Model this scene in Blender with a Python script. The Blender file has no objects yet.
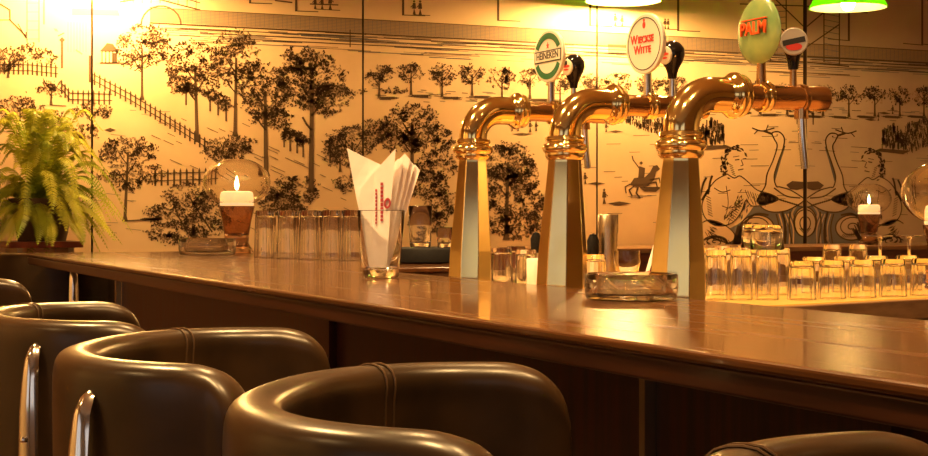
import bpy, bmesh, math, random
from mathutils import Vector, Matrix
random.seed(7)
PI = math.pi
C = bpy.context.scene.collection
SC = bpy.context.scene

# ------------------------------------------------------------------ camera frame
F = 1531.0                      # focal length in pixels of the 928 x 456 frame
HZ = 214.0                      # horizon row
TH = math.atan(704 / F)         # yaw of the view to the right of the bar's direction
SN, CS = math.sin(TH), math.cos(TH)
EYE = 1.225
BAR_Z = 1.10
WORK_Z = 1.05
WALL_Y = 5.90

def ray(px, py):
    a = (px - 464) / F
    return CS * a + SN, -SN * a + CS, (HZ - py) / F

def at_z(px, py, z):
    dx, dy, dz = ray(px, py); t = (z - EYE) / dz
    return Vector((dx * t, dy * t, z))

def at_Y(px, py, Y=WALL_Y):
    dx, dy, dz = ray(px, py); t = Y / dy
    return Vector((dx * t, Y, EYE + dz * t))

def at_X(px, py, X):
    dx, dy, dz = ray(px, py); t = X / dx
    return Vector((X, dy * t, EYE + dz * t))

def depth(px, py, Z):
    dx, dy, dz = ray(px, py)
    return Vector((dx * Z, dy * Z, EYE + dz * Z))

# ------------------------------------------------------------------ object helpers
class MB:
    """collects shapes that become ONE mesh object"""
    def __init__(s): s.v = []; s.f = []; s.m = []; s.sm = []
    def add(s, vs, fs, mi=0, smooth=True):
        b = len(s.v); s.v += [tuple(v) for v in vs]
        for f in fs:
            s.f.append(tuple(b + i for i in f)); s.m.append(mi); s.sm.append(smooth)
        return s
    def box(s, x0, x1, y0, y1, z0, z1, mi=0):
        vs = [(x, y, z) for z in (z0, z1) for y in (y0, y1) for x in (x0, x1)]
        return s.add(vs, [(0, 2, 3, 1), (4, 5, 7, 6), (0, 1, 5, 4), (2, 6, 7, 3), (0, 4, 6, 2), (1, 3, 7, 5)], mi, False)
    def prism(s, pts, z0, z1, mi=0, smooth=False):
        n = len(pts)
        vs = [(x, y, z0) for x, y in pts] + [(x, y, z1) for x, y in pts]
        fs = [tuple(range(n - 1, -1, -1)), tuple(range(n, 2 * n))]
        fs += [(i, (i + 1) % n, n + (i + 1) % n, n + i) for i in range(n)]
        return s.add(vs, fs, mi, smooth)
    def lathe(s, prof, seg=28, c=(0, 0, 0), axis='Z', mi=0, smooth=True, closed=False, phase=0.0):
        """prof: list of (r, h); closed joins last to first; ends on the axis (r=0) close themselves"""
        rings = []; vs = []
        for r, h in prof:
            if r < 1e-6:
                rings.append([len(vs)]); vs.append((0, 0, h))
            else:
                st = len(vs); rings.append(list(range(st, st + seg)))
                for i in range(seg):
                    a = 2 * PI * i / seg + phase
                    vs.append((r * math.cos(a), r * math.sin(a), h))
        fs = []
        pairs = list(zip(rings, rings[1:])) + ([(rings[-1], rings[0])] if closed else [])
        for a, b in pairs:
            if len(a) == 1 and len(b) == 1: continue
            for i in range(seg):
                j = (i + 1) % seg
                if len(a) == 1: fs.append((a[0], b[j], b[i]))
                elif len(b) == 1: fs.append((a[i], a[j], b[0]))
                else: fs.append((a[i], a[j], b[j], b[i]))
        if not closed:
            if len(rings[0]) > 1: fs.append(tuple(reversed(rings[0])))
            if len(rings[-1]) > 1: fs.append(tuple(rings[-1]))
        if axis == 'X': vs = [(z, x, y) for x, y, z in vs]
        if axis == 'Y': vs = [(y, z, x) for x, y, z in vs]
        vs = [(x + c[0], y + c[1], z + c[2]) for x, y, z in vs]
        return s.add(vs, fs, mi, smooth)
    def tube(s, path, r, seg=10, mi=0, cap=True, flat=1.0):
        path = [Vector(p) for p in path]; n = len(path)
        rr = r if isinstance(r, (list, tuple)) else [r] * n
        vs = []; up = None
        for i, p in enumerate(path):
            t = (path[min(i + 1, n - 1)] - path[max(i - 1, 0)]).normalized()
            if up is None:
                up = Vector((0, 0, 1)) if abs(t.z) < .9 else Vector((1, 0, 0))
            a = t.cross(up)
            if a.length < 1e-5: a = t.orthogonal()
            a.normalize(); b = a.cross(t).normalized(); up = b
            for k in range(seg):
                q = 2 * PI * k / seg
                vs.append(p + a * (math.cos(q) * rr[i]) + b * (math.sin(q) * rr[i] * flat))
        fs = [(i * seg + k, i * seg + (k + 1) % seg, (i + 1) * seg + (k + 1) % seg, (i + 1) * seg + k)
              for i in range(n - 1) for k in range(seg)]
        if cap:
            fs.append(tuple(range(seg - 1, -1, -1))); fs.append(tuple(range((n - 1) * seg, n * seg)))
        return s.add(vs, fs, mi)
    def build(s, name, mats, parent=None, loc=None, rz=0.0, bevel=0, subsurf=0, autosmooth=None):
        me = bpy.data.meshes.new(name)
        me.from_pydata(s.v, [], s.f)
        if not isinstance(mats, (list, tuple)): mats = [mats]
        for m in mats: me.materials.append(m)
        me.polygons.foreach_set('material_index', s.m)
        me.polygons.foreach_set('use_smooth', s.sm)
        me.update()
        bm = bmesh.new(); bm.from_mesh(me)
        if len(s.f) < 12000 and not getattr(s, 'flat_print', False):
            bmesh.ops.recalc_face_normals(bm, faces=bm.faces)
        if True:
            autosmooth = autosmooth or math.radians(48)
            for e in bm.edges:
                if len(e.link_faces) == 2 and e.calc_face_angle(0) > autosmooth: e.smooth = False
        bm.to_mesh(me); bm.free()
        o = bpy.data.objects.new(name, me); C.objects.link(o)
        if parent: o.parent = parent
        if loc is not None: o.location = loc
        o.rotation_euler.z = rz
        if bevel:
            b = o.modifiers.new('bevel', 'BEVEL'); b.width = bevel; b.segments = 3; b.limit_method = 'ANGLE'; b.angle_limit = math.radians(40)
            b.harden_normals = False
        if subsurf:
            q = o.modifiers.new('subd', 'SUBSURF'); q.levels = subsurf; q.render_levels = subsurf
        return o

def tag(o, label=None, cat=None, group=None, kind=None):
    if label: o['label'] = label
    if cat: o['category'] = cat
    if group: o['group'] = group
    if kind: o['kind'] = kind
    return o

def thing(name, label, cat, loc=(0, 0, 0), rz=0.0, group=None):
    o = bpy.data.objects.new(name, None); C.objects.link(o)
    o.empty_display_size = .05
    o.location = loc; o.rotation_euler.z = rz
    return tag(o, label, cat, group)

def copy_tree(o, parent=None):
    c = o.copy(); C.objects.link(c)
    if parent: c.parent = parent
    for ch in list(o.children): copy_tree(ch, c)
    return c

# ------------------------------------------------------------------ materials
def mat(name, col, rough=.5, metal=0.0, coat=0.0, coat_rough=.05, emit=None, es=0.0, spec=.5, trans=0.0, ior=1.45, sss=0.0):
    m = bpy.data.materials.new(name); m.use_nodes = True
    b = m.node_tree.nodes['Principled BSDF']
    b.inputs['Base Color'].default_value = (*col, 1)
    b.inputs['Roughness'].default_value = rough
    b.inputs['Metallic'].default_value = metal
    b.inputs['Coat Weight'].default_value = coat
    b.inputs['Coat Roughness'].default_value = coat_rough
    b.inputs['Specular IOR Level'].default_value = spec
    b.inputs['Transmission Weight'].default_value = trans
    b.inputs['IOR'].default_value = ior
    b.inputs['Subsurface Weight'].default_value = sss
    if emit:
        b.inputs['Emission Color'].default_value = (*emit, 1); b.inputs['Emission Strength'].default_value = es
    return m

def noise_mix(m, c1, c2, scale=(1, 1, 1), nscale=6.0, detail=6.0, lo=.35, hi=.65, bump=0.0, rough=None, dist=0.0):
    """object-space noise between two colours, optional bump and roughness range"""
    nt = m.node_tree; N = nt.nodes; L = nt.links; b = N['Principled BSDF']
    tc = N.new('ShaderNodeTexCoord'); mp = N.new('ShaderNodeMapping'); mp.inputs['Scale'].default_value = scale
    nz = N.new('ShaderNodeTexNoise'); nz.inputs['Scale'].default_value = nscale; nz.inputs['Detail'].default_value = detail
    nz.inputs['Distortion'].default_value = dist
    cr = N.new('ShaderNodeValToRGB')
    cr.color_ramp.elements[0].position = lo; cr.color_ramp.elements[0].color = (*c1, 1)
    cr.color_ramp.elements[1].position = hi; cr.color_ramp.elements[1].color = (*c2, 1)
    L.new(tc.outputs['Object'], mp.inputs[0]); L.new(mp.outputs[0], nz.inputs['Vector'])
    L.new(nz.outputs['Fac'], cr.inputs[0]); L.new(cr.outputs[0], b.inputs['Base Color'])
    if rough:
        mr = N.new('ShaderNodeMapRange'); mr.inputs['To Min'].default_value = rough[0]; mr.inputs['To Max'].default_value = rough[1]
        L.new(nz.outputs['Fac'], mr.inputs['Value']); L.new(mr.outputs[0], b.inputs['Roughness'])
    if bump:
        bp = N.new('ShaderNodeBump'); bp.inputs['Strength'].default_value = bump; bp.inputs['Distance'].default_value = .002
        L.new(nz.outputs['Fac'], bp.inputs['Height']); L.new(bp.outputs[0], b.inputs['Normal'])
    return m

M = {}
M['bar_wood'] = noise_mix(mat('bar_wood', (.2, .08, .03), .22, coat=.45, coat_rough=.07, spec=.3),
                          (.045, .016, .005), (.105, .040, .012), (14, .8, 14), 3.0, 8, .3, .7, bump=.12, rough=(.2, .32))
M['edge_wood'] = noise_mix(mat('edge_wood', (.1, .03, .012), .3, coat=.35, coat_rough=.15),
                           (.02, .006, .0025), (.05, .014, .005), (14, 1.2, 30), 3.0, 6, .3, .7, rough=(.28, .4))
M['panel_wood'] = noise_mix(mat('panel_wood', (.05, .013, .008), .35, coat=.2, coat_rough=.2),
                            (.015, .0035, .002), (.052, .011, .005), (20, 20, .8), 3.5, 6, .35, .65, rough=(.3, .45))
M['red_wood'] = noise_mix(mat('red_wood', (.17, .03, .012), .35, coat=.3, coat_rough=.15),
                          (.13, .022, .01), (.24, .045, .018), (1.2, 20, 20), 3.0, 6, .3, .7)
M['ledge_wood'] = noise_mix(mat('ledge_wood', (.3, .16, .08), .3, coat=.3), (.26, .13, .06), (.4, .22, .1), (1.2, 20, 20), 3.0, 6)
M['floor_wood'] = noise_mix(mat('floor_wood', (.08, .035, .02), .35), (.05, .02, .01), (.12, .05, .025), (12, 1, 1), 3.0, 6)
M['plaster'] = noise_mix(mat('plaster', (.55, .42, .27), .8), (.5, .37, .22), (.6, .47, .31), (1, 1, 1), 8, 4, bump=.1)
M['ceiling'] = mat('ceiling_paint', (.78, .62, .42), .8)
M['leather'] = noise_mix(mat('leather', (.03, .018, .01), .33, coat=.0, spec=.42),
                         (.008, .005, .003), (.038, .018, .006), (1, 1, 1), 9, 8, .3, .72, bump=.25, rough=(.2, .42))
M['leather_in'] = noise_mix(mat('leather_worn', (.05, .025, .012), .3, coat=.3, coat_rough=.2),
                            (.03, .016, .009), (.09, .045, .018), (1, 1, 1), 12, 8, .3, .7, bump=.15, rough=(.22, .4))
M['welt'] = mat('leather_welt', (.06, .032, .015), .35)
M['chrome'] = mat('chrome', (.8, .78, .74), .12, 1.0)
M['steel'] = mat('brushed_steel', (.6, .5, .34), .3, 1.0)
M['brass'] = noise_mix(mat('brass', (.97, .75, .33), .1, 1.0), (.95, .72, .29), (.99, .79, .38), (3, 3, 3), 4, 4, rough=(.06, .15))
M['copper'] = mat('copper_brass', (.66, .40, .18), .22, 1.0)
M['black'] = mat('black_plastic', (.012, .011, .012), .12, coat=.5)
M['matte_black'] = mat('matte_black', (.012, .011, .011), .6, spec=.2)
M['cream'] = mat('cream_enamel', (.86, .8, .66), .35)
M['white'] = mat('white_plastic', (.85, .8, .72), .4)
M['glass'] = mat('clear_glass', (1, 1, 1), .0, trans=1.0, ior=1.47)
M['amber_glass'] = mat('amber_glass', (.66, .44, .30), .02, trans=1.0, ior=1.47)
M['thin_glass'] = mat('globe_glass', (1, .97, .92), .0, trans=1.0, ior=1.5)
M['wax'] = mat('candle_wax', (.95, .86, .7), .5, emit=(1, .62, .25), es=.7, sss=.3)
M['flame'] = mat('flame', (1, .8, .4), .5, emit=(1, .66, .24), es=220)
M['napkin'] = noise_mix(mat('napkin_paper', (.9, .83, .8), .9), (.86, .78, .76), (.93, .86, .83), (1, 1, 1), 30, 4, bump=.15)
M['napkin_red'] = mat('napkin_print', (.4, .05, .07), .9)
M['green_glass'] = mat('green_shade', (.1, .42, .01), .2, coat=.6, trans=.0)
M['shade_in'] = mat('shade_inside', (.9, .87, .78), .5)
def translucent(m, col, fac):
    nt = m.node_tree; b = nt.nodes['Principled BSDF']; out = nt.nodes['Material Output']
    t = nt.nodes.new('ShaderNodeBsdfTranslucent'); t.inputs[0].default_value = (*col, 1)
    x = nt.nodes.new('ShaderNodeMixShader'); x.inputs[0].default_value = fac
    nt.links.new(b.outputs[0], x.inputs[1]); nt.links.new(t.outputs[0], x.inputs[2]); nt.links.new(x.outputs[0], out.inputs['Surface'])
translucent(M['green_glass'], (.3, .95, .03), .8); translucent(M['shade_in'], (.95, .95, .8), .7)
M['bulb'] = mat('bulb', (1, .9, .7), .5, emit=(1, .74, .4), es=40)
M['downlight'] = mat('downlight_lamp', (1, .9, .7), .5, emit=(1, .66, .3), es=45)
M['window'] = mat('window_pane', (.6, .7, .8), .1, emit=(.68, .64, .62), es=.72)
M['white_paint'] = mat('white_paint', (.7, .66, .58), .5)
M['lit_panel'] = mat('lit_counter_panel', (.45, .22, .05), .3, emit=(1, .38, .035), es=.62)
M['pot'] = mat('terracotta', (.07, .035, .015), .7)
M['soil'] = mat('soil', (.03, .02, .012), .9)
M['badge_green'] = mat('badge_green', (.02, .16, .06), .3)
M['badge_red'] = mat('badge_red', (.7, .05, .03), .4)
M['badge_orange'] = mat('badge_orange', (.9, .12, .02), .4)
M['badge_ink'] = mat('badge_ink', (.03, .025, .02), .4)
M['palm_green'] = noise_mix(mat('palm_green', (.35, .42, .12), .25, coat=.6), (.13, .30, .12), (.40, .47, .15), (1, 1, 1), 14, 3, .3, .7)
M['badge_grey'] = mat('badge_grey', (.5, .45, .4), .3)
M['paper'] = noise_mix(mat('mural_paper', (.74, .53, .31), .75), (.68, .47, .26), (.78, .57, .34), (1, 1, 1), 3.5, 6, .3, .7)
M['paper_dark'] = noise_mix(mat('mural_paper_dark', (.5, .37, .26), .7), (.44, .32, .23), (.55, .41, .28), (1, 1, 1), 3.5, 6, .3, .7)  # same paper in a darker tone, last panel only
M['ink_mid'] = mat('mural_midtone', (.36, .235, .125), .8)
M['ink_blue'] = mat('mural_bluegrey', (.16, .15, .14), .8)
M['ink'] = mat('mural_ink', (.10, .056, .024), .8)
M['fern'] = noise_mix(mat('fern_leaf', (.2, .3, .03), .5, spec=.3), (.15, .21, .014), (.48, .45, .035), (1, 1, 1), 7, 3)
_b = M['fern'].node_tree.nodes['Principled BSDF']
translucent(M['fern'], (.45, .5, .03), .25)

# ------------------------------------------------------------------ room shell
def struct(name, mb, m, **k):
    o = mb.build(name, m, **k); o['kind'] = 'structure'; return o

RX0, RX1, RY0, RY1, RZ = -2.6, 6.6, -3.0, 5.94, 2.8
struct('floor', MB().box(RX0 - .1, RX1 + .1, RY0 - .1, RY1 + .1, -.1, 0), M['floor_wood'])
struct('ceiling', MB().box(RX0 - .1, RX1 + .1, RY0 - .1, RY1 + .1, RZ, RZ + .1), M['ceiling'])
struct('wall_back', MB().box(RX0 - .1, RX1 + .1, RY1, RY1 + .1, 0, RZ), M['panel_wood'])
vy0, vy1 = -1.3, .7
w = MB()
w.box(RX0 - .1, RX0, RY0, vy0, 0, RZ); w.box(RX0 - .1, RX0, vy1, RY1, 0, RZ)
w.box(RX0 - .1, RX0, vy0, vy1, 0, .9); w.box(RX0 - .1, RX0, vy0, vy1, 2.3, RZ)
struct('wall_left', w, M['plaster'])
w = MB()
for a, b in ((vy0, vy0 + .05), ((vy0 + vy1) / 2 - .025, (vy0 + vy1) / 2 + .025), (vy1 - .05, vy1)):
    w.box(RX0 - .07, RX0 + .01, a, b, .9, 2.3)
w.box(RX0 - .07, RX0 + .01, vy0, vy1, .9, .95); w.box(RX0 - .07, RX0 + .01, vy0, vy1, 2.25, 2.3)
win2 = struct('window_2', w, M['white_paint'])
MB().box(RX0 - .05, RX0 - .04, vy0 + .02, vy1 - .02, .92, 2.28).build('pane', M['window'], win2)
struct('wall_right', MB().box(RX1, RX1 + .1, RY0, RY1, 0, RZ), M['plaster'])
# front wall (behind the viewer) with a daylight window
wx0, wx1, wz0, wz1 = -2.2, .3, .9, 2.3
w = MB()
w.box(RX0 - .1, wx0, RY0 - .1, RY0, 0, RZ); w.box(wx1, RX1 + .1, RY0 - .1, RY0, 0, RZ)
w.box(wx0, wx1, RY0 - .1, RY0, 0, wz0); w.box(wx0, wx1, RY0 - .1, RY0, wz1, RZ)
struct('wall_front', w, M['plaster'])
w = MB()
t = .05
for a, b in ((wx0, wx0 + t), ((wx0 + wx1) / 2 - t / 2, (wx0 + wx1) / 2 + t / 2), (wx1 - t, wx1)):
    w.box(a, b, RY0 - .07, RY0 + .01, wz0, wz1)
w.box(wx0, wx1, RY0 - .07, RY0 + .01, wz0, wz0 + t); w.box(wx0, wx1, RY0 - .07, RY0 + .01, wz1 - t, wz1)
win = struct('window_1', w, M['white_paint'])
MB().box(wx0 + .02, wx1 - .02, RY0 - .05, RY0 - .04, wz0 + .02, wz1 - .02).build('pane', M['window'], win)
struct('baseboard_left', MB().box(RX0, RX0 + .02, RY0, RY1, 0, .12), M['panel_wood'])
struct('trim_1', MB().box(RX0, RX1, RY1 - .045, RY1, 0, 1.072), M['ledge_wood'])   # wainscot under the mural

# ------------------------------------------------------------------ the etched mural, in panels
SEAMS = [92, 363, 597, 805]
sx = [at_Y(p, HZ).x for p in SEAMS]
PW = sx[2] - sx[1]
EDGES = [RX0 + .01, sx[0], sx[1], sx[2], sx[3], RX1 - .01]
GAP = [.004, .004, .004, .011]
Z0M, Z1M = 1.073, RZ - .02
panels = [MB() for _ in range(5)]
bounds = []
for i in range(5):
    a = EDGES[i] + (GAP[i - 1] if i else 0); b = EDGES[i + 1] - (GAP[i] if i < 4 else 0)
    bounds.append((a, b))
    panels[i].flat_print = True
    panels[i].box(a, b, WALL_Y + .0004, RY1, Z0M, Z1M, 3)
    panels[i].add([(a, WALL_Y, Z0M), (b, WALL_Y, Z0M), (b, WALL_Y, Z1M), (a, WALL_Y, Z1M)], [(0, 1, 2, 3)], 0, False)
MIRROR_X = sx[3]

def clip(pts, x, keep_right):
    out = []; n = len(pts)
    ins = (lambda p: p[0] >= x) if keep_right else (lambda p: p[0] <= x)
    for i in range(n):
        p, q = pts[i], pts[(i + 1) % n]
        if ins(p): out.append(p)
        if ins(p) != ins(q):
            t = (x - p[0]) / (q[0] - p[0]); out.append((x, p[1] + (q[1] - p[1]) * t))
    return out

def emit(pts, layer):
    """pts: (x, z) on the wall; clipped to each panel; the last panel repeats the one before it, turned over"""
    zs = [p[1] for p in pts]
    if max(zs) > Z1M or min(zs) < Z0M:
        pts = [(p[0], min(max(p[1], Z0M), Z1M)) for p in pts]
    y = WALL_Y - .00035 * (0, 1, 2, 4, 3)[layer]
    def put(pp):
        xs = [p[0] for p in pp]
        for i, (a, b) in enumerate(bounds):
            if max(xs) <= a or min(xs) >= b: continue
            q = pp
            if min(xs) < a: q = clip(q, a, True)
            if max(xs) > b: q = clip(q, b, False)
            if len(q) >= 3:
                panels[i].add([(x, y, z) for x, z in q], [tuple(range(len(q)))], layer, False)
    lim = MIRROR_X
    xs = [p[0] for p in pts]
    if min(xs) < lim:
        q = clip(pts, lim, False) if max(xs) > lim else pts
        if len(q) >= 3:
            put(q)
            m = [(2 * lim - x, z) for x, z in reversed(q)]
            if min(p[0] for p in m) < EDGES[5]: put(m)

def W(px, py):
    p = at_Y(px, py); return (p.x, p.z)

def poly(pts, layer=3): emit([W(*p) for p in pts], layer)

def line(pts, w=.8, layer=3, taper=False):
    n = len(pts)
    for i in range(n - 1):
        (x0, y0), (x1, y1) = pts[i], pts[i + 1]
        d = math.hypot(x1 - x0, y1 - y0) or 1
        nx, ny = -(y1 - y0) / d, (x1 - x0) / d
        w0 = w1 = w / 2
        if taper:
            w0 = w / 2 * (.25 + .75 * math.sin(PI * (i + .05) / (n - .9)));  w1 = w / 2 * (.25 + .75 * math.sin(PI * min(1, (i + 1.05) / (n - .9))))
        ex, ey = (x1 - x0) / d * w * .2, (y1 - y0) / d * w * .2
        poly([(x0 - ex + nx * w0, y0 - ey + ny * w0), (x0 - ex - nx * w0, y0 - ey - ny * w0), (x1 + ex - nx * w1, y1 + ey - ny * w1), (x1 + ex + nx * w1, y1 + ey + ny * w1)], layer)

R = random.Random(11)
def leaf(x, y, l, w, a, layer=3):
    c, s = math.cos(a), math.sin(a)
    poly([(x + c * l, y + s * l), (x - s * w, y + c * w), (x - c * l, y - s * l), (x + s * w, y - c * w)], layer)

def crown(cx, cy, rx, ry, dens=1.0, size=1.0):
    """etched foliage: clumps of leaf strokes, heavier on the lower right of each clump"""
    rx *= 1.08; ry *= 1.08
    for _ in range(int(rx * ry * .42 / size)):
        a = R.uniform(0, 2 * PI); q = math.sqrt(R.random()) * .97
        leaf(cx + rx * q * math.cos(a), cy + ry * q * math.sin(a), R.uniform(1.2, 2.4) * size, R.uniform(.6, 1.1) * size, R.uniform(0, PI), 1)
    nb = max(5, int(rx * ry / (16 * size)))
    for _ in range(nb):
        a = R.uniform(0, 2 * PI); q = math.sqrt(R.random()) * .88
        bx, by = cx + rx * q * math.cos(a), cy + ry * q * math.sin(a)
        br = R.uniform(3.2, 6.0) * size
        n = int(14 * dens)
        for _ in range(n):
            t = R.uniform(0, 2 * PI); k = math.sqrt(R.random())
            x, y = bx + br * k * math.cos(t), by + br * .75 * k * math.sin(t)
            shade = .5 + .5 * (math.cos(t - .9)) * k
            if R.random() < .25 + .8 * shade:
                leaf(x, y, R.uniform(1.0, 2.1) * size, R.uniform(.5, 1.0) * size, t + R.uniform(-.7, .7), 3)
    for _ in range(int(nb * 1.1)):
        a = R.uniform(0, 2 * PI)
        bx, by = cx + rx * R.uniform(.85, 1.08) * math.cos(a), cy + ry * R.uniform(.85, 1.08) * math.sin(a)
        for _ in range(4):
            leaf(bx + R.gauss(0, 1.5 * size), by + R.gauss(0, 1.2 * size), 1.5 * size, .6 * size, R.uniform(0, PI), 3)

def trunk(x0, y0, x1, y1, w0, w1, branches=3):
    poly([(x0 - w0 / 2 - w0 * .3, y0), (x0 + w0 / 2 + w0 * .3, y0), (x0 + w0 * .45, y0 - 5), (x1 + w1 / 2, y1), (x1 - w1 / 2, y1), (x0 - w0 * .45, y0 - 5)], 3)
    for k in range(branches):
        t = .55 + .4 * k / max(1, branches)
        bx, by = x0 + (x1 - x0) * t, y0 + (y1 - y0) * t
        s = 1 if k % 2 else -1
        line([(bx, by), (bx + s * 5, by - 6), (bx + s * 9, by - 13)], w1 * .6)

def shadow(x, y, l, h=2.0, lean=0.0):
    for k in range(5):
        yy = y + (k - 2) * h / 4; ll = l * (1 - abs(k - 2) * .18)
        line([(x - ll / 2 + R.uniform(-1, 1), yy), (x + ll / 2 + R.uniform(-1, 1), yy + lean)], .6)

def tree(cx, cy, rx, ry, bx=None, by=None, w=2.0, dens=1.0, size=1.0, br=3):
    if by: trunk(bx if bx is not None else cx, by, cx, cy, w, w * .55, br)
    crown(cx, cy, rx, ry, dens, size)

def person(x, y, h=9.0, arm=1):
    poly([(x - h * .1, y), (x + .0, y - h * .45), (x + h * .12, y)], 3)
    poly([(x - h * .13, y - h * .4), (x + h * .13, y - h * .4), (x + h * .09, y - h * .78), (x - h * .09, y - h * .78)], 3)
    leaf(x, y - h * .88, h * .1, h * .09, PI / 2)
    line([(x, y - h * .7), (x + arm * h * .22, y - h * .5)], .8)

def dy(x, y, x0):                 # follow the wall's perspective: rows run level on the wall
    return y + (HZ - y) * (x - x0) / (3900 - x0)

# -- quay and water bands (level rows on the wall), with a grid of fine lines
ROW0 = 10.5                       # at px x = 200
def row(y, x): return dy(x, y, 200)
def band(y0, y1, xa, xb, layer):
    poly([(xa, row(y0, xa)), (xb, row(y0, xb)), (xb, row(y1, xb)), (xa, row(y1, xa))], layer)
def hrow(y, xa, xb, w=.6, layer=3): line([(xa, row(y, xa)), (xb, row(y, xb))], w, layer)
band(10.5, 24.5, 150, 830, 1)
hrow(10.3, 150, 830, .8); 
for k in range(9): hrow(12 + k * 1.5, 150, 830, .32, 2)
for k in range(150):
    x = 152 + k * 4.5
    line([(x, row(11, x)), (x, row(24, x))], .3, 2)
hrow(25.5, 150, 830, 1.5)
for k in range(170):
    y = 25.5 + abs(R.gauss(0, 11)); x = R.uniform(150, 800); l = R.uniform(15, 70)
    if y < 50: hrow(y, x, x + l, R.uniform(.3, .8), R.choice((1, 2, 2, 3)))
for k in range(3): hrow(29 + 4 * k, 180 + 20 * k, 800, .8)
for x in (350, 640, 655):
    line([(x, row(22, x)), (x, row(40, x))], 1.0)
poly([(608, row(24, 608)), (645, row(24, 645)), (645, row(33, 645)), (608, row(33, 608))], 2)
line([(608, row(24, 608)), (645, row(24, 645))], 1.4); line([(608, row(33, 608)), (645, row(33, 645))], 1.0)
# quay trees' feet, lamp posts and walkers above the water
for x in (250, 296, 403, 498, 590, 678, 760): 
    yb = {250: 3, 296: 11}.get(x, row(3.5, x))
    line([(x, yb), (x, yb - 60)], 2.2); line([(x, yb), (x + 22, yb + .8)], .9)
    crown(x, yb - 75, 20, 16, .8, 1.2)
for x in (315, 322, 330, 414, 420, 615, 622, 665, 668):
    person(x, row(2.5, x), R.uniform(11, 16), R.choice((-1, 1))); line([(x, row(2.5, x)), (x + 10, row(3, x))], .8)
line([(275, 0.5), (292, 2.5)], 1.4); line([(310, 4), (338, 5)], 1.2)
poly([(640, row(-8, 640)), (662, row(-6, 660)), (660, row(-2, 660)), (640, row(-4, 640))], 2)
# bridge at the far left end of the canal
for k in range(11):
    a0, a1 = PI + k * PI / 11, PI + (k + 1) * PI / 11
    line([(161 + 20 * math.cos(a0), 25 + 19 * math.sin(a0)), (161 + 20 * math.cos(a1), 25 + 19 * math.sin(a1))], 1.6)
line([(120, 2), (150, -3), (180, 5), (200, 10)], 1.6); line([(120, -6), (150, -11), (180, -3), (200, 3)], 1.0)
for k in range(9): line([(124 + 9 * k, -6 - (5 if 1 < k < 5 else 0) + max(0, k - 5) * 2), (124 + 9 * k, 3 + max(0, k - 5) * 2)], .8)
# steps, posts and wall on the left
line([(0, 4), (10, 10), (10, 20), (26, 36)], 1.2); line([(0, 20), (10, 20)], .9); line([(18, 24), (26, 38), (26, 32)], 1.0)
for x in (27, 39): line([(x, -60), (x, 42)], 1.1, 2)
for k in range(12): line([(27, -60 + 9 * k), (39, -60 + 9 * k)], .5, 2)
line([(44, 0), (44, 24)], 2.0, 2); line([(62, 42), (62, 68)], 2.2); leaf(62, 40, 3, 3, 0); leaf(56, 30, 3, 1.5, .6, 2)
line([(58, 36), (64, 33)], 1.0); poly([(72, 8), (118, 10), (120, 16), (72, 15)], 2); line([(76, 50), (82, 54)], 1.5, 2)
for k in range(7): line([(68 + 3 * k, 22), (68 + 3 * k, 52)], .4, 1)
# small pavilion
poly([(100, 51), (107, 43), (113, 44), (118, 52)], 3)
for k in range(5): line([(102 + 3.6 * k, 51), (102 + 3.6 * k, 63)], 1.1)
line([(100, 63), (119, 63)], 1.4); poly([(112, 53), (117, 53), (117, 63), (112, 63)], 3); line([(119, 63), (128, 63)], .8)
line([(90, 56), (90, 82)], 2.6)
# fences
def fence(pts, n, h, w=1.7):
    segs = [(pts[i], pts[i + 1]) for i in range(len(pts) - 1)]
    tot = sum(math.dist(a, b) for a, b in segs)
    for i in range(n):
        d = tot * (i + .5) / n
        for a, b in segs:
            L_ = math.dist(a, b)
            if d <= L_:
                x, y = a[0] + (b[0] - a[0]) * d / L_, a[1] + (b[1] - a[1]) * d / L_; break
            d -= L_
        poly([(x - w / 2, y), (x + w / 2, y), (x + w / 2, y - h * .85), (x, y - h), (x - w / 2, y - h * .85)], 3)
    for q in (.3, .72):
        line([(p[0], p[1] - h * q) for p in pts], .9)
fence([(-12, 74), (30, 75), (58, 78)], 15, 14)
fence([(60, 92), (70, 104), (112, 105)], 11, 15)
fence([(92, 84), (130, 104), (207, 152)], 23, 14)
fence([(152, 186), (215, 184)], 10, 17, 2.0)
line([(44, 82), (60, 90)], .8)
# park trees, left part
tree(10, 58, 14, 8, 8, 78, 2, 1.0); tree(28, 52, 11, 8, None, None); tree(45, 57, 10, 7); tree(2, 66, 8, 6)
tree(52, 88, 13, 7, 51, 105, 2.2, .9); line([(50, 105), (66, 106)], .8)
tree(20, 108, 20, 11, 20, 130, 2, .9); tree(55, 120, 12, 6, 55, 133, 2); tree(84, 132, 14, 7)
tree(92, 111, 18, 8, 91, 134, 2, .9); leaf(110, 130, 6, 2.2, 0); leaf(80, 137, 5, 2, 0)
tree(128, 152, 26, 14, 125, 221, 3.6, 1.15); crown(114, 176, 14, 7, 1.1); crown(146, 174, 16, 9, 1.0); crown(128, 184, 12, 6, 1.1)
line([(122, 221), (160, 219)], 1.3); shadow(152, 219, 24, 2)
tree(142, 48, 25, 20, 142, 100, 3.0, 1.05); crown(157, 38, 12, 10)
tree(195, 68, 27, 25, 197, 142, 4.2, 1.25); crown(180, 84, 12, 8, 1.1)
tree(236, 58, 22, 26, 235, 136, 4.0, 1.25)
tree(265, 92, 24, 26, 266, 176, 5.2, 1.3); crown(272, 118, 18, 10, 1.2)
tree(312, 80, 32, 26, 311, 192, 6.2, 1.35); crown(325, 98, 24, 16, 1.3); crown(300, 60, 18, 12, 1.2)
tree(232, 146, 24, 9, 235, 165, 2, 1.2); tree(226, 152, 20, 9)
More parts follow.
